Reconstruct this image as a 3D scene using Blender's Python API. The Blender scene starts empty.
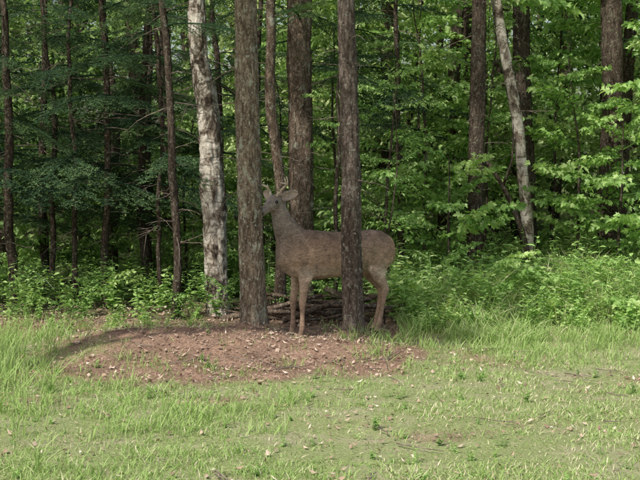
import bpy, math, numpy as np
from mathutils import Vector, Matrix, Euler
rng = np.random.default_rng(7)
scene = bpy.context.scene
R = math.radians

# ---------------------------------------------------------------- noise
def _h(ix, iy, iz, s):
    n = (ix*374761393 + iy*668265263 + iz*2147483647 + s*974634777) & 0xffffffff
    n = ((n ^ (n >> 13)) * 1274126177) & 0xffffffff
    n = ((n ^ (n >> 16)) * 2246822519) & 0xffffffff
    return ((n ^ (n >> 15)) & 0xffff) / 65535.0
def vn(x, y, z=0.0, s=0):
    x, y, z = np.broadcast_arrays(np.asarray(x, float), np.asarray(y, float), np.asarray(z, float))
    ix, iy, iz = np.floor(x).astype(np.int64), np.floor(y).astype(np.int64), np.floor(z).astype(np.int64)
    fx, fy, fz = x-ix, y-iy, z-iz
    fx, fy, fz = [f*f*(3-2*f) for f in (fx, fy, fz)]
    def L(a, b, t): return a+(b-a)*t
    c = lambda a, b, d: _h(ix+a, iy+b, iz+d, s)
    return L(L(L(c(0,0,0), c(1,0,0), fx), L(c(0,1,0), c(1,1,0), fx), fy),
             L(L(c(0,0,1), c(1,0,1), fx), L(c(0,1,1), c(1,1,1), fx), fy), fz)
def fbm(x, y, z=0.0, s=0, o=4):
    t = 0; a = .5; tot = 0
    for i in range(o):
        t = t + a*vn(np.asarray(x)*2**i, np.asarray(y)*2**i, np.asarray(z)*2**i, s+i); tot += a; a *= .5
    return t/tot
def sstep(a, b, x):
    t = np.clip((x-a)/(b-a), 0, 1); return t*t*(3-2*t)

# ---------------------------------------------------------------- terrain
TR = [(-0.56, 9.20), (0.27, 9.33)]
def H(x, y):
    x = np.asarray(x, float); y = np.asarray(y, float)
    h = 0.05*(fbm(x*.5, y*.5, 0, 3)-.5) + 0.035*(fbm(x*2.2, y*2.2, 0, 9)-.5)
    h = h + 0.19*np.exp(-((x+1.3)/.95)**2 - ((y-8.95)/.48)**2) + 0.085*np.exp(-((x-.15)/.85)**2 - ((y-8.75)/.42)**2)
    for tx, ty in TR:
        h = h + 0.10*np.exp(-((x-tx)**2+(y-ty)**2)/.055)
    h = h + 0.35*sstep(1.2, 4.5, x)*sstep(10, 14, y)
    h = h + 0.5*sstep(16, 40, y)
    for hx, hy, hz in [(-.20, 9.60, -.03), (.50, 9.93, .0)]:
        w = np.exp(-((x-hx)**2+(y-hy)**2)/.05)
        h = h*(1-w)+hz*w
    return h
def litter_mask(x, y):
    n = fbm(x*1.3, y*1.3, 0, 21)
    n2 = fbm(x*4, y*4, 0, 31)
    m = np.exp(-(np.abs((x+.6)/1.75)**2.6) - np.abs((y-8.75)/1.08)**3)
    m2 = sstep(9.1, 9.7, y)*(1-sstep(.7, 1.5, x))
    m3 = 0.24*sstep(.44, .62, fbm(x*.8+5, y*1.7, 0, 41))*(1-sstep(9.2, 9.8, y))
    m = np.maximum(np.maximum(m*1.2, m2), m3)
    return np.clip(m + (n-.5)*.8 + (n2-.5)*.6, 0, 1)

def new_mesh(name, V, F, mat=None, var=None, smooth=False, var2=None):
    me = bpy.data.meshes.new(name)
    V = np.asarray(V, np.float32)
    Fs = F if isinstance(F, list) else [F]
    Fs = [np.asarray(f, np.int32) for f in Fs if len(f)]
    me.vertices.add(len(V)); me.vertices.foreach_set("co", V.ravel())
    lt = np.concatenate([np.full(len(f), f.shape[1], np.int32) for f in Fs])
    li = np.concatenate([f.ravel() for f in Fs])
    me.loops.add(len(li)); me.loops.foreach_set("vertex_index", li)
    me.polygons.add(len(lt))
    ls = np.concatenate([[0], np.cumsum(lt)[:-1]]).astype(np.int32)
    me.polygons.foreach_set("loop_start", ls)
    me.polygons.foreach_set("loop_total", lt)
    me.polygons.foreach_set("use_smooth", np.full(len(lt), smooth, bool))
    me.update(calc_edges=True)
    if var is not None:
        a = me.attributes.new("var", 'FLOAT', 'POINT'); a.data.foreach_set("value", np.asarray(var, np.float32))
    if var2 is not None:
        a = me.attributes.new("var2", 'FLOAT', 'POINT'); a.data.foreach_set("value", np.asarray(var2, np.float32))
    if mat: me.materials.append(mat)
    return me
def obj(name, data=None, parent=None):
    o = bpy.data.objects.new(name, data); scene.collection.objects.link(o)
    if parent: o.parent = parent
    return o

class MB:
    def __init__(s): s.V = []; s.F3 = []; s.F4 = []; s.a = []; s.n = 0
    def add(s, V, F, var=0.5):
        V = np.asarray(V, float).reshape(-1, 3); F = np.asarray(F, int)
        (s.F3 if F.shape[1] == 3 else s.F4).append(F+s.n)
        s.V.append(V); s.a.append(np.broadcast_to(np.asarray(var, float), (len(V),)).copy()); s.n += len(V)
    def mesh(s, name, mat, smooth=False):
        F = []
        if s.F3: F.append(np.concatenate(s.F3))
        if s.F4: F.append(np.concatenate(s.F4))
        return new_mesh(name, np.concatenate(s.V), F, mat, np.concatenate(s.a), smooth)
    def proto(s, name, mat):
        s.name = name; s.mat = mat
        s.PV = np.concatenate(s.V).astype(np.float32); s.PA = np.concatenate(s.a).astype(np.float32)
        s.P3 = np.concatenate(s.F3).astype(np.int32) if s.F3 else np.zeros((0, 3), np.int32)
        s.P4 = np.concatenate(s.F4).astype(np.int32) if s.F4 else np.zeros((0, 4), np.int32)
        return s

def loft(mb, P, ra, rb=None, n=8, side=None, var=.5, cap=True):
    P = np.asarray(P, float); ra = np.asarray(ra, float); rb = ra if rb is None else np.asarray(rb, float)
    T = np.gradient(P, axis=0); T /= np.linalg.norm(T, axis=1, keepdims=True)
    if side is None:
        side = np.array([0, 0, 1.]) if abs(T[0][2]) < .8 else np.array([0, 1., 0])
    S = np.asarray(side, float) - (T@np.asarray(side, float))[:, None]*T
    S /= np.linalg.norm(S, axis=1, keepdims=True)
    N = np.cross(T, S)
    a = np.linspace(0, 2*np.pi, n, endpoint=False)
    V = P[:, None, :] + S[:, None, :]*(np.cos(a)[None, :, None]*ra[:, None, None]) + N[:, None, :]*(np.sin(a)[None, :, None]*rb[:, None, None])
    m = len(P); V = V.reshape(-1, 3)
    i = np.arange(m-1)[:, None]*n; j = np.arange(n)[None, :]; j2 = (j+1) % n
    F = np.stack([i+j, i+j2, i+n+j2, i+n+j], -1).reshape(-1, 4)
    base = mb.n
    mb.add(V, F, var)
    if cap:
        c0 = mb.n; mb.add([P[0]], np.zeros((0, 3), int), var); mb.add([P[-1]], np.zeros((0, 3), int), var)
        jj = np.arange(n); jj2 = (jj+1) % n
        mb.F3.append(np.stack([np.full(n, c0), base+jj2, base+jj], -1))
        k = base+(m-1)*n
        mb.F3.append(np.stack([np.full(n, c0+1), k+jj, k+jj2], -1))

# ---------------------------------------------------------------- materials
class NT:
    def __init__(s, name):
        s.m = bpy.data.materials.new(name); s.m.use_nodes = True
        s.t = s.m.node_tree; s.t.nodes.clear(); s.out = s.n('ShaderNodeOutputMaterial')
    def n(s, typ, **k):
        nd = s.t.nodes.new(typ)
        for a, v in k.items(): setattr(nd, a, v)
        return nd
    def l(s, a, b): s.t.links.new(a, b)
    def noise(s, vec, scale, detail=4, rough=.55, dist=0):
        nd = s.n('ShaderNodeTexNoise'); nd.inputs['Scale'].default_value = scale
        nd.inputs['Detail'].default_value = detail; nd.inputs['Roughness'].default_value = rough
        nd.inputs['Distortion'].default_value = dist
        if vec is not None: s.l(vec, nd.inputs['Vector'])
        return nd.outputs['Fac']
    def ramp(s, fac, stops):
        nd = s.n('ShaderNodeValToRGB'); cr = nd.color_ramp
        while len(cr.elements) < len(stops): cr.elements.new(.5)
        for e, (p, c) in zip(cr.elements, stops):
            e.position = p; e.color = (c[0], c[1], c[2], 1) if not np.isscalar(c) else (c, c, c, 1)
        s.l(fac, nd.inputs['Fac']); return nd.outputs['Color']
    def mix(s, fac, a, b, mode='MIX'):
        nd = s.n('ShaderNodeMix', data_type='RGBA', blend_type=mode)
        for sock, v in ((nd.inputs[0], fac), (nd.inputs[6], a), (nd.inputs[7], b)):
            if hasattr(v, 'is_output'): s.l(v, sock)
            elif np.isscalar(v): sock.default_value = v
            else: sock.default_value = (*v, 1)
        return nd.outputs[2]
    def math(s, op, a, b=0.):
        nd = s.n('ShaderNodeMath', operation=op)
        for sock, v in ((nd.inputs[0], a), (nd.inputs[1], b)):
            if hasattr(v, 'is_output'): s.l(v, sock)
            else: sock.default_value = v
        return nd.outputs[0]
    def attr(s, name):
        nd = s.n('ShaderNodeAttribute'); nd.attribute_name = name; return nd.outputs['Fac']
    def objvec(s, sc=(1, 1, 1)):
        tc = s.n('ShaderNodeTexCoord'); mp = s.n('ShaderNodeMapping'); mp.inputs['Scale'].default_value = sc
        s.l(tc.outputs['Object'], mp.inputs['Vector']); return mp.outputs['Vector']
    def bump(s, h, bs, bd):
        b = s.n('ShaderNodeBump'); b.inputs['Strength'].default_value = bs; b.inputs['Distance'].default_value = bd
        s.l(h, b.inputs['Height']); return b.outputs[0]
    def pbsdf(s, col, rough=.8, spec=.3, bump=None, bs=.5, bd=.01):
        p = s.n('ShaderNodeBsdfPrincipled')
        if hasattr(col, 'is_output'): s.l(col, p.inputs['Base Color'])
        else: p.inputs['Base Color'].default_value = (*col, 1)
        p.inputs['Roughness'].default_value = rough; p.inputs['Specular IOR Level'].default_value = spec
        if bump is not None: s.l(s.bump(bump, bs, bd), p.inputs['Normal'])
        return p.outputs[0]
    def diff(s, col, bump=None, bs=.5, bd=.01):
        p = s.n('ShaderNodeBsdfDiffuse'); s.l(col, p.inputs['Color'])
        if bump is not None: s.l(s.bump(bump, bs, bd), p.inputs['Normal'])
        return p.outputs[0]
    def done(s, sh): s.l(sh, s.out.inputs['Surface']); return s.m

def leaf_mat(name, stops, tr=.4, rough=.5, spec=.35, tcol=(1.5, 1.6, .6)):
    m = NT(name)
    c = m.ramp(m.attr('var'), stops)
    p = m.pbsdf(c, rough, spec) if spec else m.diff(c)
    t = m.n('ShaderNodeBsdfTranslucent'); m.l(m.mix(1., c, tcol, 'MULTIPLY'), t.inputs['Color'])
    mx = m.n('ShaderNodeMixShader'); mx.inputs[0].default_value = tr
    m.l(p, mx.inputs[1]); m.l(t.outputs[0], mx.inputs[2])
    return m.done(mx.outputs[0])

M_maple = leaf_mat('maple_leaf', [(0, (.07, .15, .03)), (.5, (.25, .43, .115)), (1, (.52, .66, .28))], .42, .4, .45, (1.3, 1.3, .8))
M_far = leaf_mat('forest_leaf', [(0, (.035, .075, .03)), (.5, (.27, .41, .14)), (1, (.62, .72, .38))], .42, .5, 0, (1.2, 1.2, .8))
M_fir = leaf_mat('fir_needle', [(0, (.03, .06, .035)), (.5, (.105, .18, .085)), (1, (.29, .40, .17))], .2, .45, 0, (1.2, 1.3, .7))
M_grass = leaf_mat('grass_blade', [(0, (.18, .29, .075)), (.5, (.32, .46, .155)), (.8, (.47, .57, .27)), (.9, (.65, .60, .42)), (1, (.76, .70, .53))], .3, .5, 0, (1.2, 1.25, .8))
M_weed = leaf_mat('weed_leaf', [(0, (.12, .25, .06)), (.5, (.33, .52, .16)), (1, (.58, .70, .33))], .4, .5, .3, (1.3, 1.3, .8))
M_litter = leaf_mat('dead_leaf', [(0, (.18, .12, .09)), (.4, (.37, .265, .20)), (.75, (.54, .43, .34)), (1, (.76, .69, .58))], .1, .8, 0, (1, .8, .6))

def bark(name, dark, mid, light, lichen=None, lic=.5, vs=(14, 14, 4.5), bs=.8):
    m = NT(name)
    v = m.objvec(vs)
    n1 = m.noise(v, 2.2, 5, .65, .6)
    vo = m.n('ShaderNodeTexVoronoi', feature='DISTANCE_TO_EDGE'); vo.inputs['Scale'].default_value = 1.6
    wv = m.n('ShaderNodeVectorMath', operation='ADD'); wn = m.n('ShaderNodeTexNoise'); wn.inputs['Scale'].default_value = 3.; m.l(v, wn.inputs['Vector'])
    m.l(v, wv.inputs[0]); m.l(wn.outputs['Color'], wv.inputs[1])
    m.l(wv.outputs[0], vo.inputs['Vector'])
    d = m.math('MULTIPLY', m.math('MINIMUM', vo.outputs['Distance'], .25), 1.8)
    hgt = m.math('ADD', m.math('MULTIPLY', n1, .9), m.math('MULTIPLY', d, .4))
    c = m.ramp(hgt, [(.28, dark), (.52, mid), (.82, light)])
    g = m.noise(m.objvec(), 60, 3, .75)
    c = m.mix(.7, c, m.ramp(g, [(.3, .35), (.7, 1.4)]), 'MULTIPLY')
    big = m.noise(m.objvec((1, 1, .5)), 3.5, 3, .6)
    c = m.mix(.8, c, m.ramp(big, [(.35, (.62, .58, .55)), (.65, (1.2, 1.18, 1.15))]), 'MULTIPLY')
    if lichen:
        f = m.ramp(m.noise(m.objvec((1, 1, .6)), 9, 5, .75), [(lic, 0), (lic+.09, .85)])
        c = m.mix(f, c, lichen)
        f = m.ramp(m.noise(m.objvec((1, 1, 1)), 30, 3, .7), [(.58, 0), (.64, .7)])
        c = m.mix(f, c, lichen)
    return m.done(m.diff(c, hgt, bs, .02))
M_bark1 = bark('fir_bark_lichen', (.045, .036, .028), (.175, .14, .108), (.36, .31, .25), (.34, .355, .285), .55)
M_bark2 = bark('fir_bark_dark', (.033, .027, .023), (.115, .093, .081), (.24, .205, .18), (.26, .265, .225), .62)
M_bark3 = bark('forest_bark', (.022, .017, .014), (.07, .055, .045), (.155, .128, .105), (.17, .185, .14), .61)
M_bark4 = bark('brown_bark', (.038, .029, .022), (.12, .091, .071), (.25, .20, .16), (.28, .28, .23), .57)
def birch():
    m = NT('birch_bark')
    wn = m.n('ShaderNodeTexNoise'); wn.inputs['Scale'].default_value = 4.; m.l(m.objvec(), wn.inputs['Vector'])
    sc = m.n('ShaderNodeVectorMath', operation='SCALE'); m.l(wn.outputs['Color'], sc.inputs[0]); sc.inputs['Scale'].default_value = 1.8
    ad = m.n('ShaderNodeVectorMath', operation='ADD'); m.l(m.objvec((5, 5, 30)), ad.inputs[0]); m.l(sc.outputs[0], ad.inputs[1])
    l = m.ramp(m.noise(ad.outputs[0], 1.3, 5, .7), [(.54, 0), (.62, 1)])
    big = m.noise(m.objvec((1.3, 1.3, .8)), 5, 6, .75, .6)
    c = m.ramp(big, [(.40, (.05, .04, .032)), (.47, (.18, .145, .115)), (.53, (.44, .405, .35)), (.70, (.74, .70, .63))])
    c = m.mix(m.math('MULTIPLY', l, .75), c, (.10, .08, .065))
    c = m.mix(.6, c, m.ramp(m.noise(m.objvec(), 45, 4), [(.3, .5), (.7, 1.25)]), 'MULTIPLY')
    return m.done(m.diff(c, big, .6, .02))
M_birch = birch()
m = NT('dead_twig'); M_twig = m.done(m.diff(m.ramp(m.noise(m.objvec(), 18, 3), [(.3, (.08, .06, .05)), (.7, (.24, .20, .17))])))

def ground_mat():
    m = NT('ground')
    v = m.objvec()
    soil = m.ramp(m.noise(v, 55, 5, .75), [(.3, (.16, .105, .078)), (.5, (.36, .262, .205)), (.7, (.55, .43, .35))])
    soil = m.mix(1., soil, m.ramp(m.noise(v, 3.5, 5, .6), [(.35, (.65, .6, .56)), (.65, (1.12, 1.0, .93))]), 'MULTIPLY')
    turf = m.ramp(m.noise(v, 70, 5, .75), [(.3, (.12, .155, .05)), (.46, (.26, .32, .125)), (.6, (.43, .46, .235)), (.8, (.64, .60, .41))])
    straw = m.ramp(m.noise(v, 90, 4, .75), [(.3, (.22, .19, .115)), (.5, (.46, .41, .28)), (.7, (.70, .63, .48))])
    turf = m.mix(m.ramp(m.noise(m.objvec((1, 1.6, 1)), 1.6, 6, .75), [(.48, 0), (.62, .65)]), turf, straw)
    c = m.mix(m.ramp(m.attr('var'), [(.3, 0), (.65, 1)]), turf, soil)
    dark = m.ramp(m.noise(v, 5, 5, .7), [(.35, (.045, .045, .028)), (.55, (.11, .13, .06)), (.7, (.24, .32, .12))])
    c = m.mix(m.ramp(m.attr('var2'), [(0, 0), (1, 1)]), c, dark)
    return m.done(m.diff(c, m.noise(v, 40, 5, .8), .9, .03))
M_ground = ground_mat()

# ---------------------------------------------------------------- ground
def axis(lo, hi, st, far):
    c = np.arange(lo, hi, st); s = []; d = st; p = hi
    while p < far: s.append(p); d *= 1.22; p += d
    q = []; d = st; p = lo-st
    while p > -far: q.append(p); d *= 1.22; p -= d
    return np.concatenate([q[::-1], c, s])
gx = axis(-5, 6, .05, 400); gy = axis(4, 14, .05, 500)
GX, GY = np.meshgrid(gx, gy); Z = H(GX, GY)
near = (np.abs(GX) < 6) & (GY > 3.5) & (GY < 14)
Z = Z + np.where(near, .022*(fbm(GX*9, GY*9, 0, 71, 3)-.5), 0)
nx, ny = len(gx), len(gy)
i = np.arange(ny-1)[:, None]*nx; j = np.arange(nx-1)[None, :]
F = np.stack([i+j, i+j+1, i+nx+j+1, i+nx+j], -1).reshape(-1, 4)
lm = litter_mask(GX, GY)
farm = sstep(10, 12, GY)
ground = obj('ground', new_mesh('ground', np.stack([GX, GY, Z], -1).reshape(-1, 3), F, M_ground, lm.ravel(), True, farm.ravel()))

# ---------------------------------------------------------------- grass
def blades(x, y, hgt, wid, lean, var):
    n = len(x); z = H(x, y)
    az = rng.uniform(0, 2*np.pi, n); d = np.stack([np.cos(az), np.sin(az), 0*az], -1)
    s = np.stack([-np.sin(az+rng.normal(0, .8, n)), np.cos(az), 0*az], -1)
    b = np.stack([x, y, z-.01], -1); up = np.array([0, 0, 1.])
    L = hgt*lean
    P = []
    for t, w in ((0, .8), (.4, 1), (.75, .7)):
        c = b + d*(L*t**2)[:, None] + up*(hgt*(t-.25*lean*t*t))[:, None]
        P += [c-s*(wid*w/2)[:, None], c+s*(wid*w/2)[:, None]]
    P.append(b + d*L[:, None] + up*(hgt*(1-.25*lean))[:, None])
    V = np.stack(P, 1).reshape(-1, 3)
    k = (np.arange(n)*7)[:, None]
    F4 = np.concatenate([k+[0, 1, 3, 2], k+[2, 3, 5, 4]]); F3 = k+[4, 5, 6]
    return V, F3, F4, np.repeat(var, 7)
def grass_obj(name, parts):
    Vs, f3, f4, vr = [], [], [], []; n = 0
    for V, F3, F4, v in parts:
        Vs.append(V); f3.append(F3+n); f4.append(F4+n); vr.append(v); n += len(V)
    return obj(name, new_mesh(name, np.concatenate(Vs), [np.concatenate(f3), np.concatenate(f4)], M_grass, np.concatenate(vr)))
parts = []
n = 290000
x = rng.uniform(-4.0, 4.2, n); y = rng.uniform(4.5, 10.3, n)
lm = litter_mask(x, y)
pn = fbm(x*1.1+9, y*1.5, 0, 55); pn2 = fbm(x*4.5+9, y*4.5, 0, 56)
keep = rng.random(n) < np.clip(1.1-lm*1.3, .04, 1)*np.clip((pn-.28)*2.8, .12, 1)*np.clip((pn2-.28)*3.5, .15, 1)
x, y, lm, pn = x[keep], y[keep], lm[keep], pn[keep]
hh = (.012+.034*rng.random(len(x))+.07*np.clip(pn-.42, 0, 1)*rng.random(len(x)))*(1+1.0*sstep(1, -2.5, x)*rng.random(len(x)))
var = np.clip(rng.normal(.42, .2, len(x)), 0, .84); dry = rng.random(len(x)) < .10+.15*(x > .3); var[dry] = rng.uniform(.85, 1, dry.sum())
parts.append(blades(x, y, hh, rng.uniform(.0025, .0055, len(x)), rng.uniform(.2, 1.2, len(x)), var))
tx = []; ty = []; th = []
def tufts(cx, cy, sx, sy, num, h, nb=(12, 40)):
    for _ in range(num):
        a, b = cx+rng.normal(0, sx), cy+rng.normal(0, sy); k = rng.integers(*nb); hs = h*rng.uniform(.5, 1.3)
        if -.45 < a < .1 and 8.9 < b < 9.9: continue
        r = .03+.05*rng.random()
        tx.append(a+rng.normal(0, r, k)); ty.append(b+rng.normal(0, r, k)); th.append(hs*rng.uniform(.35, 1.1, k))
tufts(-2.35, 7.9, .25, .7, 60, .26); tufts(-1.75, 6.6, .35, .6, 34, .17); tufts(-.55, 6.7, .3, .3, 24, .16)
tufts(-1.4, 5.8, .6, .4, 26, .10); tufts(-2.7, 9.2, .3, .4, 36, .25); tufts(.1, 7.7, .7, .5, 18, .09)
tufts(.9, 8.6, .5, .4, 30, .12); tufts(.5, 6.3, 1.1, .8, 24, .07); tufts(-.5, 9.0, .9, .4, 18, .08); tufts(1.9, 8.9, .9, .3, 90, .15)
tufts(-1.6, 9.9, 1.1, .25, 40, .15); tufts(2.4, 9.4, 1.2, .2, 70, .24); tufts(-1.0, 8.1, .7, .2, 18, .09)
x = np.concatenate(tx); y = np.concatenate(ty); hh = np.concatenate(th)
var = np.clip(rng.normal(.47, .17, len(x)), 0, .86)
parts.append(blades(x, y, hh, rng.uniform(.003, .006, len(x)), rng.uniform(.15, 1.1, len(x)), var))
grass_obj('grass', parts)
n = 70000
x = rng.uniform(.75, 7.0, n); y = 9.2+5.3*rng.random(n)**1.3
edge = 9.5+.8*(fbm(x*1.2, 0*x, 0, 61)-.5) + .5*sstep(1.4, .7, x)
pn = fbm(x*1.4, y*1.4, 0, 62)
keep = (y > edge) & (rng.random(n) < np.clip((pn-.33)*3.2, .08, 1)*np.clip(1-(y-12)/8, .25, 1))
x, y, pn, edge = x[keep], y[keep], pn[keep], edge[keep]
hh = (.12+.25*sstep(0, 1.4, y-edge))*rng.uniform(.4, 1.5, len(x))*(.6+.8*pn)
var = np.clip(rng.normal(.62, .2, len(x)), 0, .95)
grass_obj('tall_grass', [blades(x, y, hh, rng.uniform(.004, .010, len(x)), rng.uniform(.4, 1.6, len(x)), var)])

# ---------------------------------------------------------------- leaf litter
n = 75000
x = rng.uniform(-4.2, 4.2, n); y = rng.uniform(4.4, 12, n); lm = litter_mask(x, y)
k = rng.random(n) < .07+lm*.85; x, y = x[k], y[k]; n = len(x)
az = rng.uniform(0, 6.28, n); s = .005+.02*rng.random(n)**3; tl = rng.normal(0, .35, (n, 2))
u = np.stack([np.cos(az), np.sin(az), tl[:, 0]], -1)*s[:, None]; v = np.stack([-np.sin(az), np.cos(az), tl[:, 1]], -1)*(s*rng.uniform(.2, .7, n))[:, None]
c = np.stack([x, y, H(x, y)+.012+.008*rng.random(n)], -1)
curl = np.zeros((n, 3)); curl[:, 2] = s*rng.uniform(0, .5, n)
V = np.stack([c-u+curl, c+v, c+u+curl, c-v], 1).reshape(-1, 3)
F = (np.arange(n)*4)[:, None]+[0, 1, 2, 3]
obj('leaf_litter', new_mesh('leaf_litter', V, F, M_litter, np.repeat(rng.beta(1.4, 2.0, n), 4)))
mb = MB()
for _ in range(700):
    x, y = rng.uniform(-3.5, 3.5), rng.uniform(5, 11.5)
    if rng.random() > litter_mask(x, y)+.05: continue
    L = rng.uniform(.05, .35); a = rng.uniform(0, 6.28); t = np.linspace(-.5, .5, 4)
    px = x+np.cos(a)*L*t+rng.normal(0, .01, 4); py = y+np.sin(a)*L*t+rng.normal(0, .01, 4)
    r = rng.uniform(.0015, .005)
    loft(mb, np.stack([px, py, H(px, py)+.014+abs(rng.normal(0, .01))], -1), np.linspace(r, r*.5, 4), n=5, var=.5)
obj('twig_litter', mb.mesh('twig_litter', M_twig))

# ---------------------------------------------------------------- branch prototypes
def unit(v): return v/np.maximum(np.linalg.norm(v, axis=-1, keepdims=True), 1e-9)
def fir_branch(seed, L=1.25):
    r = np.random.default_rng(seed); mb = MB()
    N = 14; t = np.linspace(0, 1, N)
    ax = np.stack([L*t, .05*np.sin(t*4+seed), -.22*L*t**1.6+.06*np.sin(t*3)], -1)
    loft(mb, ax, .011*(1-.85*t)+.001, n=5, var=0, cap=False)
    segs = []
    def pt(u): return np.array([np.interp(u, t, ax[:, k]) for k in range(3)])
    segs.append((pt(.15), pt(.5))); segs.append((pt(.5), pt(1.)))
    for s in (-1, 1):
        for u in np.arange(.12, .98, .065)+r.uniform(-.01, .01):
            u = u+r.uniform(-.02, .02)
            if r.random() < .15: continue
            l = L*(.42*(1-u)**.75+.05)*(r.uniform(.55, 1.15))*min(1, u*3+.4)
            a = R(r.uniform(42, 68))*s; p = pt(u)
            q = p+np.array([math.cos(a)*l, math.sin(a)*l, -l*r.uniform(.05, .5)])
            segs.append((p, q)); loft(mb, np.array([p, (p+q)/2+[0, 0, .01], q]), [.004, .003, .001], n=3, var=0, cap=False)
            for s2 in (-1, 1):
                for w in np.arange(.2, .95, .06/max(l, .1)):
                    w = w+r.uniform(-.04, .04)
                    l2 = l*(.36*(1-w)+.12)*r.uniform(.5, 1.2)
                    a2 = a+R(48)*s2; pp = p+(q-p)*w
                    segs.append((pp, pp+np.array([math.cos(a2)*l2, math.sin(a2)*l2, -l2*r.uniform(0, .6)])))
    A = np.array([s[0] for s in segs]); B = np.array([s[1] for s in segs]); ln = np.linalg.norm(B-A, axis=1)
    cnt = np.maximum((ln/.012).astype(int), 2); idx = np.repeat(np.arange(len(A)), cnt)
    w = r.random(len(idx)); D = unit(B-A)[idx]; P = A[idx]+(B-A)[idx]*w[:, None]
    P = np.concatenate([P, P]); D = np.concatenate([D, D]); sg = np.repeat([-1., 1.], len(idx))
    S = unit(np.cross(D, [0, 0, 1.]))*sg[:, None]
    nd = unit(D*.55+S+np.array([0, 0, 1.])*r.normal(.1, .35, len(P))[:, None])
    l = r.uniform(.016, .028, len(P)); wd = unit(np.cross(nd, r.normal(0, 1, nd.shape)*.5+[0, 0, 1.]))*.0045
    V = np.stack([P-wd, P+wd, P+nd*l[:, None]], 1).reshape(-1, 3)
    tip = np.clip(.35+.5*np.concatenate([w, w])*r.random(len(P))+.12*r.normal(0, 1, len(P)), .02, 1)
    mb.add(V, np.arange(len(P)*3).reshape(-1, 3), np.repeat(tip, 3))
    return mb.proto('fir_needles', M_fir)
FIR = [fir_branch(100+k) for k in range(5)]

lobes = np.array([(0, 0), (.22, .02), (.40, .10), (.30, .22), (.50, .55), (.32, .50), (.17, .52), (.20, .72), (0, 1.0)])
def leaf_pts(kind):
    if kind == 'maple': half = lobes
    elif kind == 'oval': half = np.array([(0, 0), (.2, .28), (.2, .62), (0, 1.)])
    elif kind == 'quad': return np.array([(0, 0, 0), (.5, .27, .06), (1, 0, -.22), (.5, -.27, .06)]), np.array([[0, 1, 2], [0, 2, 3]])
    else: half = np.array([(0, 0), (.11, .3), (.09, .65), (0, 1.)])
    r = half; l = half[-2:0:-1]*[-1, 1]
    o = np.concatenate([r, l]); c = np.array([[0, .42]])
    P = np.concatenate([c, o]); V = np.stack([P[:, 1], P[:, 0], .28*np.abs(P[:, 0])-.25*P[:, 1]**2], -1)
    k = len(o); F = np.array([[0, 1+a, 1+(a+1) % k] for a in range(k)])
    return V, F
def add_leaves(mb, P, D, size, kind, r, tilt=.35, var=None):
    V0, F0 = leaf_pts(kind); n = len(P)
    D = unit(D); up = unit(np.array([0, 0, 1.])+r.normal(0, tilt, (n, 3))); S = unit(np.cross(up, D)); U = np.cross(D, S)
    V = P[:, None]+size[:, None, None]*(V0[None, :, 0:1]*D[:, None]+V0[None, :, 1:2]*S[:, None]+V0[None, :, 2:3]*U[:, None])
    F = (np.arange(n)*len(V0))[:, None, None]+F0[None]
    var = np.clip(r.normal(.5, .2, n), 0, 1) if var is None else var
    mb.add(V.reshape(-1, 3), F.reshape(-1, 3), np.repeat(var, len(V0)))
def leafy_branch(seed, kind, L=1.0, lsz=(.06, .105), dens=1., mat=None, droop=.15):
    r = np.random.default_rng(seed); mb = MB(); N = 10; t = np.linspace(0, 1, N)
    wob = r.normal(0, .02, 3)
    ax = np.stack([L*t, wob[0]*3*np.sin(t*5), .12*L*t-droop*L*t**2+wob[1]*np.sin(t*7)], -1)
    P = []; D = []
    segs = [(ax, .008)]
    for s in (-1, 1):
        for u in np.arange(.2, .95, .15):
            u += r.uniform(-.05, .05); p = np.array([np.interp(u, t, ax[:, k]) for k in range(3)])
            a = R(r.uniform(35, 65))*s; l = L*r.uniform(.2, .5)*(1.15-u*.8)
            tt = np.linspace(0, 1, 5)[:, None]
            segs.append((p+tt*np.array([math.cos(a), math.sin(a), r.uniform(-.3, .5)])*l+np.array([0, 0, -.15*l])*tt**2, .004))
    for ax_, r0 in segs:
        loft(mb, ax_, np.linspace(r0, .0012, len(ax_)), n=4, var=0., cap=False)
        ln = np.linalg.norm(ax_[-1]-ax_[0]); k = max(int(ln/.055*dens), 3)
        for u in np.linspace(.22, 1, k):
            u = min(1, u+r.uniform(-.02, .02)); tt = np.linspace(0, 1, len(ax_))
            p = np.array([np.interp(u, tt, ax_[:, q]) for q in range(3)]); d = unit(ax_[-1]-ax_[0])
            for s in (-1, 1):
                a = s*R(r.uniform(25, 80))+(0 if u < .97 else -s*.4)
                dd = np.array([d[0]*math.cos(a)-d[1]*math.sin(a), d[0]*math.sin(a)+d[1]*math.cos(a), r.uniform(-.9, .1)])
                P.append(p+dd*r.uniform(.01, .05)); D.append(dd)
    P = np.array(P); D = np.array(D)
    add_leaves(mb, P, D, r.uniform(*lsz, len(P)), kind, r, .55)
    return mb.proto('leaves', mat or M_maple)
MAPLE = [leafy_branch(200+k, 'maple', 1.0, (.06, .12), .8) for k in range(5)]
OVAL = [leafy_branch(220+k, 'oval', .9, (.045, .085), 1.2) for k in range(4)]

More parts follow.
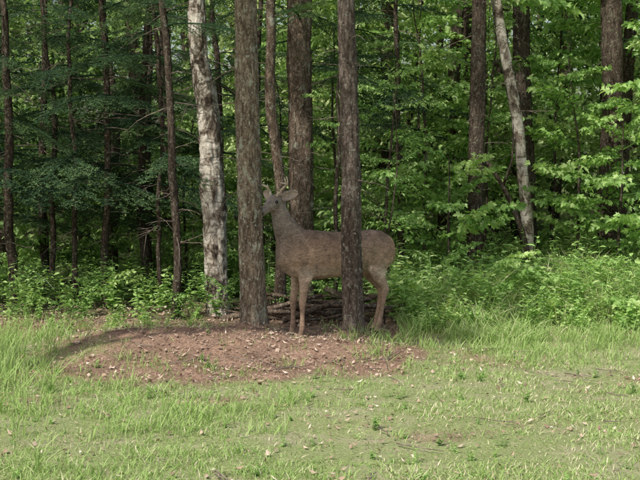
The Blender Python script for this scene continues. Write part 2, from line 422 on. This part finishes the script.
def weed(seed):
    r = np.random.default_rng(seed); mb = MB()
    for s in range(r.integers(2, 5)):
        h = r.uniform(.25, .55); t = np.linspace(0, 1, 6); lx, ly = r.normal(0, .12, 2); ox, oy = r.normal(0, .04, 2)
        ax = np.stack([ox+lx*t**2, oy+ly*t**2, h*t], -1); loft(mb, ax, np.linspace(.003, .001, 6), n=4, var=.2, cap=False)
        k = r.integers(12, 22); u = np.linspace(.15, 1, k); P = np.stack([np.interp(u, t, ax[:, q]) for q in range(3)], -1)
        a = np.arange(k)*2.4+r.random(); D = np.stack([np.cos(a), np.sin(a), r.uniform(-.1, .6, k)], -1)
        add_leaves(mb, P, D, r.uniform(.05, .12, k)*(1.1-.5*u), ['lance', 'oval', 'maple'][seed % 3], r, .3)
    return mb.proto('weed_leaves', M_weed)
WEED = [weed(400+k) for k in range(9)]

PLACED = {}
def inst(p, parent, loc, az, pitch=0., roll=0., sc=1., dv=0.):
    M = Matrix.Translation(loc) @ Matrix.Rotation(az, 4, 'Z') @ Matrix.Rotation(-pitch, 4, 'Y') @ Matrix.Rotation(roll, 4, 'X') @ Matrix.Scale(sc, 4)
    PLACED.setdefault((parent.name, p.name), []).append((p, np.array(M), dv))
def flush():
    r = np.random.default_rng(99)
    for (pn_, nm), L in PLACED.items():
        Vs, f3, f4, av = [], [], [], []; n = 0
        for p, M, dv in L:
            Vs.append(p.PV@M[:3, :3].T.astype(np.float32)+M[:3, 3].astype(np.float32)); f3.append(p.P3+n); f4.append(p.P4+n)
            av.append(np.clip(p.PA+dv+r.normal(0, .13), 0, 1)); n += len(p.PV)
        F = [np.concatenate(f3)]
        f4 = np.concatenate(f4)
        if len(f4): F.append(f4)
        obj(nm, new_mesh(nm, np.concatenate(Vs), F, L[0][0].mat, np.concatenate(av)), bpy.data.objects[pn_])

# ---------------------------------------------------------------- trees
def tree(name, x, y, pts, mat, seg=20, rows=90, disp=.008, flare=.35, seed=0, hv=4.2, twigs=0, fs=(14, 4)):
    e = obj(name); e.location = (x, y, float(H(x, y)))
    p = np.array(pts, float); zt = p[-1, 0]
    z = np.concatenate([np.linspace(-.12, min(hv, zt), rows), np.linspace(min(hv, zt), zt, 24)[1:]]) if zt > hv else np.linspace(-.12, zt, rows)
    f = lambda c: np.interp(z, p[:, 0], p[:, c])
    def sm(a):
        k = 5; b = np.pad(a, k, mode='edge'); return np.convolve(b, np.ones(2*k+1)/(2*k+1), 'valid')
    cx, cy, r = sm(f(1)), sm(f(2)), f(3)
    if r[0] < .07:
        wob = (fbm(z*.9, seed*3.1, 0, seed, 3)-.5)*.16*sstep(0, .6, z); cx = cx+wob
    a = np.linspace(0, 2*np.pi, seg, endpoint=False)
    A, ZZ = np.meshgrid(a, z); Rr = np.repeat(r[:, None], seg, 1)
    fl = flare*np.exp(-np.clip(ZZ+.05, 0, 9)/.11)*(.7+.6*np.sin(A*3+seed)*.5+.4*np.sin(A*5+seed*2))
    Rr = Rr*(1+fl)
    nx_ = np.cos(A); ny_ = np.sin(A); ph = seed*7.3
    d = fbm(nx_*r.mean()*fs[0]*3+ph, ny_*r.mean()*fs[0]*3, ZZ*fs[1]*1.4, seed, 4)-.5
    d2 = np.abs(fbm(nx_*r.mean()*fs[0]*5+ph, ny_*r.mean()*fs[0]*5, ZZ*fs[1]*3, seed+5, 3)-.5)
    lump = fbm(nx_*.8+ph, ny_*.8, ZZ*1.5, seed+9, 2)-.5
    Rr = Rr+disp*2.2*d-disp*2.5*d2+lump*r.mean()*.28
    V = np.stack([cx[:, None]+nx_*Rr, cy[:, None]+ny_*Rr, ZZ], -1).reshape(-1, 3)
    m_ = len(z); i = np.arange(m_-1)[:, None]*seg; j = np.arange(seg)[None]; j2 = (j+1) % seg
    F = np.stack([i+j, i+j2, i+seg+j2, i+seg+j], -1).reshape(-1, 4)
    obj('trunk', new_mesh('trunk', V, F, mat, smooth=True), e)
    r_ = np.random.default_rng(seed+50)
    if twigs:
        mb = MB()
        for _ in range(twigs):
            zz = r_.uniform(.7, min(3.4, zt)); aa = r_.uniform(0, 6.28); L = r_.uniform(.06, .5)*(1 if r_.random() < .6 else 1.5)
            rr = np.interp(zz, z, r)*.85; b = np.array([np.interp(zz, z, cx)+rr*math.cos(aa), np.interp(zz, z, cy)+rr*math.sin(aa), zz])
            t = np.linspace(0, 1, 6)[:, None]; dr = np.array([math.cos(aa), math.sin(aa), r_.uniform(-.3, .3)])
            P = b+t*dr*L+t**2*np.array([0, 0, -L*r_.uniform(-.1, .5)])+np.cumsum(r_.normal(0, .006, (6, 3)), 0)
            r0 = .003+.005*L
            loft(mb, P, np.linspace(r0, .001, 6), n=5)
            for q in range(3):
                if r_.random() < .6:
                    u = r_.integers(2, 5); dd = unit(dr+r_.normal(0, .7, 3)); l2 = L*.35
                    loft(mb, np.array([P[u], P[u]+dd*l2*.5, P[u]+dd*l2+[0, 0, -.02]]), [r0*.5, r0*.3, .0006], n=4)
        obj('dead_twigs', mb.mesh('dead_twigs', M_twig), e)
    return e, (lambda q: (float(np.interp(q, z, cx)), float(np.interp(q, z, cy)), float(np.interp(q, z, r))))
def crown(e, f, meshes, z0, z1, num, s0, s1, seed, pitch=(-.25, .1), dv=0.):
    r = np.random.default_rng(seed)
    for k in range(num):
        u = (k+r.random())/num; zz = z0+(z1-z0)*u; cx, cy, rr = f(zz); a = k*2.4+r.uniform(-.4, .4)
        inst(meshes[r.integers(len(meshes))], e, (cx+rr*.5*math.cos(a), cy+rr*.5*math.sin(a), zz), a, r.uniform(*pitch), r.uniform(-.25, .25), (s0+(s1-s0)*u)*r.uniform(.8, 1.2), dv)

e, f = tree('fir_tree', TR[0][0], TR[0][1], [(-.2, 0, 0, .106), (1.3, -.03, 0, .102), (3, -.065, 0, .092), (9, -.2, .1, .02)], M_bark1, 96, 330, .010, .22, 1, 3.3, 14)
crown(e, f, FIR, 4.3, 8.6, 14, 1.2, .5, 11)
e, f = tree('fir_tree', TR[1][0], TR[1][1], [(-.2, .015, 0, .096), (1.3, -.01, 0, .085), (3, -.06, 0, .073), (8.6, -.1, .1, .015)], M_bark2, 96, 330, .010, .25, 2, 3.3, 9)
crown(e, f, FIR, 4.3, 8.2, 14, 1.2, .5, 12)
bx, by = -1.06, 11.2
e, f = tree('birch_tree', bx, by, [(-.2, .02, 0, .122), (.9, -.01, 0, .125), (1.9, -.06, 0, .12), (2.3, -.10, 0, .115), (2.6, -.16, 0, .09), (3.6, -.18, 0, .08), (7, -.1, 0, .03)], M_birch, 64, 240, .02, .2, 3, 3.6, 8)
crown(e, f, OVAL, 4.4, 6.8, 12, 1.1, .7, 13)
e, f = tree('fir_tree', -1.46, 10.9, [(-.2, .02, 0, .045), (1, .03, 0, .042), (3, -.08, 0, .036), (5.5, -.1, 0, .01)], M_bark3, 20, 160, .003, .2, 4, 3.5, 26)
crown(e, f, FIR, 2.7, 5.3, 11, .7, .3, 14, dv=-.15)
e, f = tree('fir_tree', -.42, 10.8, [(-.2, .03, 0, .06), (1, .0, 0, .055), (3, -.10, 0, .05), (6, -.1, 0, .01)], M_bark4, 24, 200, .004, .2, 5, 3.5, 14)
crown(e, f, FIR, 3.6, 5.8, 9, .8, .3, 15)
e, f = tree('fir_tree', -.2, 12.4, [(-.2, 0, 0, .15), (1.5, -.02, 0, .145), (3.5, -.03, 0, .135), (8, 0, 0, .03)], M_bark4, 60, 240, .016, .2, 6, 3.9, 30, (10, 3))
crown(e, f, FIR, 2.5, 7.5, 22, 1.1, .4, 16)
e, f = tree('maple_sapling', .14, 11.2, [(-.2, 0, 0, .028), (1.6, .03, 0, .02), (2.6, .05, 0, .012)], M_bark3, 12, 60, .001, .1, 7, 4, 4)
crown(e, f, OVAL, 1.5, 2.6, 7, .5, .4, 17)
e, f = tree('shade_maple', 1.77, 12.5, [(-.2, 0, 0, .095), (2, 0, 0, .09), (4, .03, 0, .08), (7.5, 0, 0, .03)], M_bark3, 36, 160, .008, .2, 8, 4.5, 16)
crown(e, f, MAPLE, 3.4, 7, 12, 1.1, .8, 18)
e, f = tree('birch_tree', 2.38, 12.7, [(-.2, .06, 0, .075), (1.0, 0, 0, .07), (2.0, -.12, 0, .066), (3.0, -.32, 0, .062), (3.8, -.45, 0, .058), (6.5, -.9, 0, .02)], M_birch, 36, 180, .008, .15, 9, 4.5, 10)
crown(e, f, OVAL, 4, 6.3, 12, 1., .7, 19)
e, f = tree('shade_maple', 2.66, 13.8, [(-.2, .0, 0, .12), (2.0, -.12, 0, .11), (4, -.2, 0, .10), (8, -.2, 0, .03)], M_bark3, 30, 120, .008, .2, 10, 4.5, 8)
crown(e, f, MAPLE, 3.5, 7.5, 12, 1.1, .8, 20)
e, f = tree('shade_maple', 3.42, 13.0, [(-.2, .0, 0, .14), (2.0, .02, 0, .13), (4, -.05, 0, .12), (8, 0, 0, .03)], M_bark3, 36, 120, .01, .2, 21, 4.5, 10)
crown(e, f, MAPLE, 2.6, 7.5, 20, 1.1, .8, 21)
e, f = tree('shade_maple', 3.72, 13.7, [(-.2, .0, 0, .08), (2.0, .06, 0, .08), (4, .15, 0, .07), (7, .3, 0, .02)], M_bark3, 24, 100, .01, .2, 22, 4.5, 6)
crown(e, f, MAPLE, 2.2, 6.8, 16, 1.1, .8, 22)
mb = MB(); t = np.linspace(0, 1, 14)[:, None]
P = np.array([2.42, 12.3, .15])+t*np.array([-.68, .2, 1.45])+np.sin(t*2.6)*np.array([.12, 0, .12])
loft(mb, P, np.linspace(.04, .02, 14), n=10); loft(mb, np.array([P[9], P[9]+[.1, 0, .3], P[9]+[.12, .05, .7]]), [.02, .014, .005], n=6)
obj('leaning_dead_tree', mb.mesh('leaning_dead_tree', M_bark3, True))

for k, (X, Y, r0, z0) in enumerate([(-3.25, 11.6, .055, 1.2), (-3.0, 12.3, .035, 1.0), (-2.66, 11.9, .03, 1.3), (-2.35, 12.0, .045, 1.1), (-2.0, 12.5, .05, 1.4), (-1.75, 11.9, .028, 1.3),
                                   (-3.9, 12.6, .06, .8), (-1.25, 13.2, .05, 1.6), (-.75, 13.6, .05, 1.9), (.35, 13.4, .05, 1.9), (.95, 12.9, .045, 2.1), (-2.7, 14.2, .07, 1.0), (-4.2, 11.2, .06, 1.4), (-2.1, 13.4, .05, .9), (-3.3, 13.2, .05, .8)]):
    hh_ = 4.4+.4*(k % 3)
    e, f = tree('fir_tree', X, Y, [(-.2, 0, 0, r0), (2, .05*math.sin(k*3), 0, r0*.85), (4, .09*math.sin(k*5), 0, r0*.5), (hh_, 0, 0, .008)], M_bark3, 12, 90, .003, .2, 30+k, 4.2, 30)
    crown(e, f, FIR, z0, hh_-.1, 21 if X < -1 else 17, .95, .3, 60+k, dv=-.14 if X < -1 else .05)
SAP = [(.75, 12.1, .5, 2.6), (1.2, 13.0, .5, 3.6), (1.45, 12.1, .4, 1.6), (2.05, 13.4, .9, 3.4), (2.95, 12.6, .4, 2.6), (3.35, 12.2, .5, 1.9), (4.3, 12.9, .6, 3.6), (5.2, 13.5, .6, 3.8), (2.2, 15.0, .6, 4.), 
       (.2, 13.2, .5, 3.2), (-.55, 14.3, .5, 3.2), (-1.7, 13.8, .3, 2.2), (-2.5, 13.4, .2, 1.6), (-3.4, 13.6, .3, 1.8), (1.3, 14.8, .8, 4.), (-1.1, 12.6, .3, 1.5), (3.9, 12.4, 1.8, 3.6), (3.0, 14.1, 1.2, 3.8)]
for k, (X, Y, z0, z1) in enumerate(SAP):
    e, f = tree('maple_sapling', X, Y, [(-.2, 0, 0, .022), (z1*.5, .06*math.sin(k*2), 0, .016), (z1, .1*math.cos(k*4), 0, .006)], M_bark3, 8, 40, .001, .1, 80+k, 5, 0)
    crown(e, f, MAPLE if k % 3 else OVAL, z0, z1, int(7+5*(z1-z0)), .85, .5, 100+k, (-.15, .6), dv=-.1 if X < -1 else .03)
e, f = tree('maple_sapling', .60, 10.4, [(-.2, 0, 0, .009), (.7, .05, 0, .008), (1.4, .14, 0, .006), (2.2, .12, 0, .004)], M_bark3, 8, 40, .0005, .1, 150, 5, 0)
crown(e, f, OVAL, .9, 2.2, 8, .4, .3, 151, (0, .5))
# unseen maple added left of the view so its crown shades the deer
e, f = tree('shade_maple', -5.0, 4.9, [(-.2, .0, 0, .17), (3, .15, .1, .15), (6, .9, .4, .10), (8, 1.5, .7, .03)], M_bark3, 30, 80, .01, .25, 170, 4.5, 0)
r = np.random.default_rng(170); mb = MB(); cc = np.array((2.35, 1.2, 6.6)); rad = np.array((1.6, 1.45, 1.3))
for k in range(12):
    z_ = r.uniform(4, 7.4); b = np.array([*f(z_)[:2], z_]); tgt = cc+r.normal(0, 1, 3)*rad*.45
    t = np.linspace(0, 1, 6)[:, None]; loft(mb, b+(tgt-b)*t+np.sin(t*3)*[0, 0, .15], np.linspace(.04, .006, 6), n=7)
obj('shade_limbs', mb.mesh('shade_limbs', M_bark3, True), e)
for k in range(42):
    q = unit(r.normal(0, 1, 3))*r.random()**.4
    inst(MAPLE[k % 5], e, tuple(cc+rad*q), r.uniform(0, 6.28), r.uniform(-.3, .3), 0, r.uniform(.8, 1.1))

# distant forest: one foliage mass + stems
r = np.random.default_rng(5); mb = MB()
nc = 1250
CY = 15.2+20*r.random(nc)**1.3; CX = r.uniform(-.50, .50, nc)*CY; CZ = H(CX, CY)+r.uniform(.1, 1, nc)*(1.8+CY*.21); CR = r.uniform(.45, 1.25, nc)
per = 200; idx = np.repeat(np.arange(nc), per)
sub = r.normal(0, 1, (nc*14, 3)); sub = unit(sub)*r.random((nc*14, 1))**.4
P = np.stack([CX, CY, CZ], -1)[idx]+CR[idx, None]*(sub[idx*14+r.integers(0, 14, len(idx))]*[1, 1, .7]+r.normal(0, 1, (len(idx), 3))*[.22, .22, .07])
D = np.stack([r.normal(0, 1, len(P)), r.normal(0, 1, len(P)), r.normal(-.4, .35, len(P))], -1)
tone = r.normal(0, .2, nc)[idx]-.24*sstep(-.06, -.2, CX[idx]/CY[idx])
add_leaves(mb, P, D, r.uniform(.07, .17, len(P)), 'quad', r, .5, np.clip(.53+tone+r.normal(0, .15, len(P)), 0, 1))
obj('forest_foliage', mb.mesh('forest_foliage', M_far))
mb = MB()
for k in range(60):
    Y = r.uniform(15, 28); X = r.uniform(-.4, .4)*Y; rr = r.uniform(.04, .12); t = np.linspace(0, 1, 6)[:, None]
    loft(mb, np.array([X, Y, float(H(X, Y))-.2])+t*np.array([r.normal(0, .5), 0, 8.]), np.linspace(rr, rr*.6, 6), n=10)
obj('distant_tree_trunks', mb.mesh('distant_tree_trunks', M_bark3, True))
ug = obj('undergrowth')
for k in range(340):
    Y = r.uniform(10.8, 16); X = r.uniform(-.36, .12)*Y
    if r.random() < .45:
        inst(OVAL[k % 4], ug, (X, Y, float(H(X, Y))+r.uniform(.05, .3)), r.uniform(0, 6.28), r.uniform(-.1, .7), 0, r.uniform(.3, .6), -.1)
    else:
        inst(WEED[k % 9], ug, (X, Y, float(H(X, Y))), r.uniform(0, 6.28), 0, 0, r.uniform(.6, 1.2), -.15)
for k in range(50):
    Y = r.uniform(9.9, 10.9); X = r.uniform(-3.8, -1.1)
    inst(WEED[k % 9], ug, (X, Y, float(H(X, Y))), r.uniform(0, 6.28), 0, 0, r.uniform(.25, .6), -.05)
wd = obj('weeds')
for k in range(850):
    Y = 9.8+5.2*r.random()**1.2; X = r.uniform(.75, 6)
    inst(WEED[k % 9], wd, (X, Y, float(H(X, Y))), r.uniform(0, 6.28), r.uniform(-.15, .15), 0, r.uniform(.4, 1.45)*(.6 if Y < 10.4 else 1))
for k in range(90):
    Y = r.uniform(10.2, 14.5); X = r.uniform(.9, 6)
    inst(OVAL[k % 4] if k % 2 else MAPLE[k % 5], wd, (X, Y, float(H(X, Y))+r.uniform(.05, .5)), r.uniform(0, 6.28), r.uniform(-.1, .7), 0, r.uniform(.4, .8), .08)
for k in range(170):
    Y = r.uniform(5, 9.8); X = r.uniform(-.36, .36)*Y
    inst(WEED[k % 9], wd, (X, Y, float(H(X, Y))-.02), r.uniform(0, 6.28), 0, 0, r.uniform(.12, .3), -.15)
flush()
mb = MB()
for k in range(34):
    X = r.uniform(-.5, .5); Y = r.uniform(10.4, 11.2); L = r.uniform(.3, 1.1); a = r.uniform(-.5, .5); rr = r.uniform(.008, .035)
    t = np.linspace(-.5, .5, 6); P = np.stack([X+np.cos(a)*L*t, Y+np.sin(a)*L*t, H(X, Y)+r.uniform(.02, .22)+r.uniform(-.25, .25)*t+r.normal(0, .012, 6)], -1)
    loft(mb, P, np.linspace(rr, rr*.6, 6), n=7)
obj('fallen_branches', mb.mesh('fallen_branches', M_bark4, True))

# ---------------------------------------------------------------- deer
deer = obj('white_tailed_deer'); deer.location = (.15, 9.78, 0)
ang = R(24); deer.rotation_euler = (0, 0, math.pi+ang)
mb = MB()
Y1 = (0, 1, 0)
b = np.array([(-.535, .80, .03, .05), (-.515, .795, .08, .105), (-.46, .78, .132, .15), (-.36, .768, .155, .175), (-.22, .745, .165, .187), (-.02, .728, .175, .20), (.16, .727, .172, .213),
              (.30, .735, .155, .22), (.41, .75, .132, .205), (.50, .765, .10, .17), (.565, .77, .055, .11)])
loft(mb, np.stack([b[:, 0], 0*b[:, 0], b[:, 1]], -1), b[:, 2], b[:, 3], n=28, side=Y1)
nk = np.array([(.37, 0, .78, .105, .18), (.435, -.005, .88, .088, .148), (.485, -.015, .97, .073, .115), (.52, -.028, 1.06, .062, .088), (.54, -.042, 1.13, .055, .073), (.552, -.052, 1.19, .048, .058)])
loft(mb, nk[:, :3], nk[:, 3], nk[:, 4], n=24, side=Y1)
loft(mb, np.array([(.40, .07, .90), (.385, .088, .80), (.37, .092, .70), (.35, .085, .60)]), [.03, .058, .06, .04], [.06, .10, .105, .07], n=16, side=Y1)
loft(mb, np.array([(-.36, .085, .88), (-.38, .098, .78), (-.37, .10, .68), (-.35, .09, .60)]), [.03, .06, .062, .045], [.07, .125, .125, .09], n=16, side=Y1)
def leg(L, sy, dx=0.):
    L = np.array(L, float); w = sstep(.62, .3, L[:, 1])
    off = np.array([sy]*len(L)); g = 1+.14*w
    loft(mb, np.stack([L[:, 0]+dx*w, off*(1-.12*w), L[:, 1]], -1), L[:, 2]*g, L[:, 3]*g, n=16, side=Y1)
hind = [(-.40, .84, .05, .10), (-.40, .76, .07, .135), (-.375, .67, .066, .125), (-.35, .59, .052, .095), (-.385, .51, .036, .06), (-.43, .44, .026, .042), (-.455, .395, .023, .038), (-.447, .34, .019, .026), (-.425, .22, .0155, .0195), (-.40, .10, .019, .024), (-.385, .055, .017, .02), (-.37, .02, .021, .03), (-.365, -.005, .023, .036)]
front = [(.40, .84, .04, .08), (.385, .74, .052, .115), (.355, .64, .05, .10), (.335, .56, .04, .07), (.352, .46, .029, .043), (.362, .36, .023, .031), (.366, .32, .024, .030), (.366, .22, .0155, .019), (.37, .10, .019, .024), (.38, .055, .016, .02), (.39, .015, .02, .03), (.395, -.035, .023, .034)]
leg(hind, .095, 0.015); leg(hind, -.095, -.04); leg(front, .085, 0); leg(front, -.085, .025)
# head turned part-way towards the photographer
ya = R(-36)
hd = np.array([math.cos(ya)*.92, -math.sin(ya)*.92, -.38]); hd /= np.linalg.norm(hd)
P0 = np.array([.555, -.055, 1.212]); sd = np.array([math.sin(ya), math.cos(ya), 0]); hz = np.array([math.cos(ya), -math.sin(ya), 0])
hu = np.cross(sd, hd); hu = hu if hu[2] > 0 else -hu
ts = np.array([-.055, -.03, .01, .06, .10, .14, .18, .22, .25, .265, .275])
ra = np.array([.025, .045, .058, .063, .054, .043, .035, .031, .030, .026, .015]); rb = np.array([.03, .050, .064, .068, .062, .050, .040, .035, .032, .027, .016])
loft(mb, P0+hd*ts[:, None], ra, rb, n=22, side=sd)
loft(mb, np.array([(-.50, 0, .87), (-.54, 0, .83), (-.56, 0, .76), (-.56, 0, .69), (-.55, 0, .63)]), [.03, .038, .042, .032, .012], [.025, .022, .022, .02, .01], n=12, side=Y1)
def deer_mat(name='deer_coat', k=1.):
    m = NT(name)
    tc = m.n('ShaderNodeTexCoord'); sp = m.n('ShaderNodeSeparateXYZ'); m.l(tc.outputs['Object'], sp.inputs[0])
    X, Yc, Zc = sp.outputs
    n = m.noise(m.objvec((1, 1, 1)), 7, 5, .65)
    n3 = m.noise(m.objvec((1, 1, 1.6)), 22, 4, .65)
    fur = m.noise(m.objvec((40, 60, 110)), 1.0, 5, .7)
    zf = m.math('ADD', Zc, m.math('MULTIPLY', m.math('SUBTRACT', n, .5), .16))
    c = m.ramp(zf, [(.30, (.42, .29, .205)), (.50, (.50, .37, .275)), (.56, (.66, .54, .44)), (.66, (.42, .30, .215)), (.88, (.28, .195, .142)), (1., (.26, .20, .158))])
    nf = m.ramp(m.math('MULTIPLY', m.math('SUBTRACT', m.math('ADD', m.math('ADD', X, m.math('MULTIPLY', Zc, .6)), m.math('MULTIPLY', n, .15)), .92), 2.6), [(0, 0), (1, 1)])
    c = m.mix(nf, c, (.32, .265, .215))
    rf = m.ramp(m.math('MULTIPLY', m.math('SUBTRACT', m.math('MULTIPLY', X, -1.), .40), 7.), [(0, 0), (1, 1)])
    c = m.mix(m.math('MULTIPLY', rf, .6), c, (.50, .31, .20))
    hf = m.ramp(Zc, [(.025, 1), (.04, 0)])
    c = m.mix(hf, c, (.03, .025, .02))
    c = m.mix(.75, c, m.ramp(fur, [(.3, .45), (.7, 1.45)]), 'MULTIPLY')
    c = m.mix(.9, c, m.ramp(n, [(.3, .6), (.7, 1.35)]), 'MULTIPLY')
    c = m.mix(.7, c, m.ramp(n3, [(.32, .65), (.68, 1.3)]), 'MULTIPLY')
    if k != 1: c = m.mix(1., c, m.ramp(m.attr('var'), [(0, .6), (1, 1.5)]), 'MULTIPLY')
    return m.done(m.pbsdf(c, .8, .2, fur, .5, .006))
M_deer = deer_mat(); M_fur = deer_mat('deer_fur', 2)
body = obj('body', mb.mesh('deer_body', M_deer, True), deer)
md = body.modifiers.new('r', 'REMESH'); md.mode = 'VOXEL'; md.voxel_size = .0085; md.use_smooth_shade = True
md = body.modifiers.new('s', 'SMOOTH'); md.factor = .5; md.iterations = 7
dg = bpy.context.evaluated_depsgraph_get(); dg.update()
ev = body.evaluated_get(dg).to_mesh(); ev.calc_loop_triangles()
vv = np.zeros(len(ev.vertices)*3); ev.vertices.foreach_get('co', vv); vv = vv.reshape(-1, 3)
tt = np.zeros(len(ev.loop_triangles)*3, int); ev.loop_triangles.foreach_get('vertices', tt); tt = tt.reshape(-1, 3)
A, B, C = vv[tt[:, 0]], vv[tt[:, 1]], vv[tt[:, 2]]; nrm = np.cross(B-A, C-A); ar = np.linalg.norm(nrm, axis=1); nrm = unit(nrm)
ii = rng.choice(len(tt), 90000, p=ar/ar.sum()); u = rng.random((len(ii), 2)); fl = u.sum(1) > 1; u[fl] = 1-u[fl]
P = A[ii]+(B-A)[ii]*u[:, :1]+(C-A)[ii]*u[:, 1:]; N = nrm[ii]
zz = P[:, 2:3]; flow = np.where(zz < .52, [[0, 0, -1.]], np.where(zz > 1.12, [-hd], np.where((zz > .93), [[-.25, 0, -1.]], [[-1., 0, -.55]])))
flow = flow+rng.normal(0, .18, flow.shape); T = unit(flow-N*np.sum(flow*N, 1)[:, None])
ln = np.where(zz[:, 0] < .5, .006, np.where(zz[:, 0] > 1.1, .005, .015))*rng.uniform(.7, 1.3, len(P)); ok = zz[:, 0] > .04
wv_ = np.cross(T, N)*.0011
V = np.stack([P-wv_, P+wv_, P+T*ln[:, None]+N*(ln*.24)[:, None]], 1)[ok].reshape(-1, 3)
obj('fur', new_mesh('fur', V, np.arange(len(V)).reshape(-1, 3), M_fur, np.repeat(rng.random(ok.sum()), 3)), deer)
m = NT('deer_dark'); M_dark = m.done(m.pbsdf((.008, .006, .005), .15, .6))
m = NT('deer_ear'); M_ear = m.done(m.pbsdf(m.ramp(m.noise(m.objvec(), 60, 3), [(.3, (.24, .19, .16)), (.7, (.48, .40, .33))]), .85, .1))
m = NT('antler_velvet'); M_ant = m.done(m.pbsdf(m.ramp(m.noise(m.objvec(), 40, 3), [(.3, (.46, .37, .28)), (.7, (.70, .60, .48))]), .7, .2))
mb = MB()
for s in (-1, 1):
    c = P0+hd*.080+sd*.053*s+hu*.024; t = np.linspace(-1, 1, 7)
    loft(mb, c+hd*(t*.018)[:, None], .016*np.sqrt(np.clip(1-t**2, .01, 1)), n=10, side=sd)
c = P0+hd*.268; t = np.linspace(-1, 1, 7); loft(mb, c+sd*(t*.024)[:, None], .02*np.sqrt(np.clip(1-t**2, .02, 1)), n=10, side=hu)
obj('eyes_and_nose', mb.mesh('eyes', M_dark, True), deer)
mb = MB()
for s in (1, -1):
    dv = unit(sd*s*.85+np.array([0, 0, .30])-hz*.38)
    b0 = P0+sd*.046*s+hu*.022-hd*.01; t = np.linspace(0, 1, 11)
    wprof = .040*np.sin(np.pi*(t*.88+.10))**.75; wprof[-1] = .003
    wd_ = unit(np.cross(dv, hz)); nrm = unit(np.cross(wd_, dv)); nrm = nrm if nrm@hz > 0 else -nrm
    V = []
    for q in range(11):
        for u in np.linspace(-1, 1, 7):
            V.append(b0+dv*.155*t[q]+wd_*u*wprof[q]+nrm*(u*u*.026*(1-t[q]*.6)-.012))
    V = np.array(V); nq = 7; i = np.arange(10)[:, None]*nq; j = np.arange(6)[None]
    mb.add(V, np.stack([i+j, i+j+1, i+nq+j+1, i+nq+j], -1).reshape(-1, 4))
ears = obj('ears', mb.mesh('ears', M_ear, True), deer); sl = ears.modifiers.new('t', 'SOLIDIFY'); sl.thickness = .006
mb = MB()
for s in (-1, 1):
    b0 = P0+hd*.03+sd*.028*s+hu*.05
    def A_(l, f_, u_): return b0+sd*l*s+hz*f_+np.array([0, 0, u_])
    P = np.array([A_(0, 0, 0), A_(.02, -.02, .045), A_(.06, -.035, .085), A_(.105, -.01, .105), A_(.125, .05, .115), A_(.11, .11, .125)])
    loft(mb, P, [.013, .0105, .010, .0095, .008, .004], n=10, side=(0, 0, 1))
    loft(mb, np.array([P[1], A_(.022, .012, .08), A_(.02, .025, .11)]), [.009, .007, .0035], n=8)
    loft(mb, np.array([P[3], A_(.108, -.01, .14), A_(.104, .0, .18)]), [.009, .007, .0035], n=8)
    loft(mb, np.array([P[4], A_(.125, .055, .145), A_(.12, .065, .17)]), [.008, .006, .003], n=8)
obj('antlers', mb.mesh('antlers', M_ant, True), deer)

# ---------------------------------------------------------------- light, camera
el, az = R(51), R(215)
d = Vector((math.sin(az)*math.cos(el), math.cos(az)*math.cos(el), math.sin(el)))
w = bpy.data.worlds.new('World'); scene.world = w; w.use_nodes = True
nt = w.node_tree; bg = nt.nodes['Background']; sk = nt.nodes.new('ShaderNodeTexSky'); sk.sky_type = 'NISHITA'; sk.sun_disc = False
sk.dust_density = 4.; sk.air_density = 1.3
sk.sun_elevation = el; sk.sun_rotation = az; nt.links.new(sk.outputs[0], bg.inputs[0]); bg.inputs[1].default_value = .15
sun = bpy.data.lights.new('sun', 'SUN'); sun.energy = 4.6; sun.angle = R(.6); sun.color = (1, .95, .86)
so = obj('sun', sun); so.rotation_euler = d.to_track_quat('Z', 'Y').to_euler()
cam = bpy.data.cameras.new('camera'); cam.sensor_width = 36; cam.lens = 61.9; cam.clip_end = 2000
co = obj('camera', cam); co.location = (0, 0, 1.55); co.rotation_euler = (R(90-4.06), 0, 0)
scene.camera = co
scene.view_settings.view_transform = 'Standard'; scene.view_settings.look = 'None'; scene.view_settings.exposure = 0
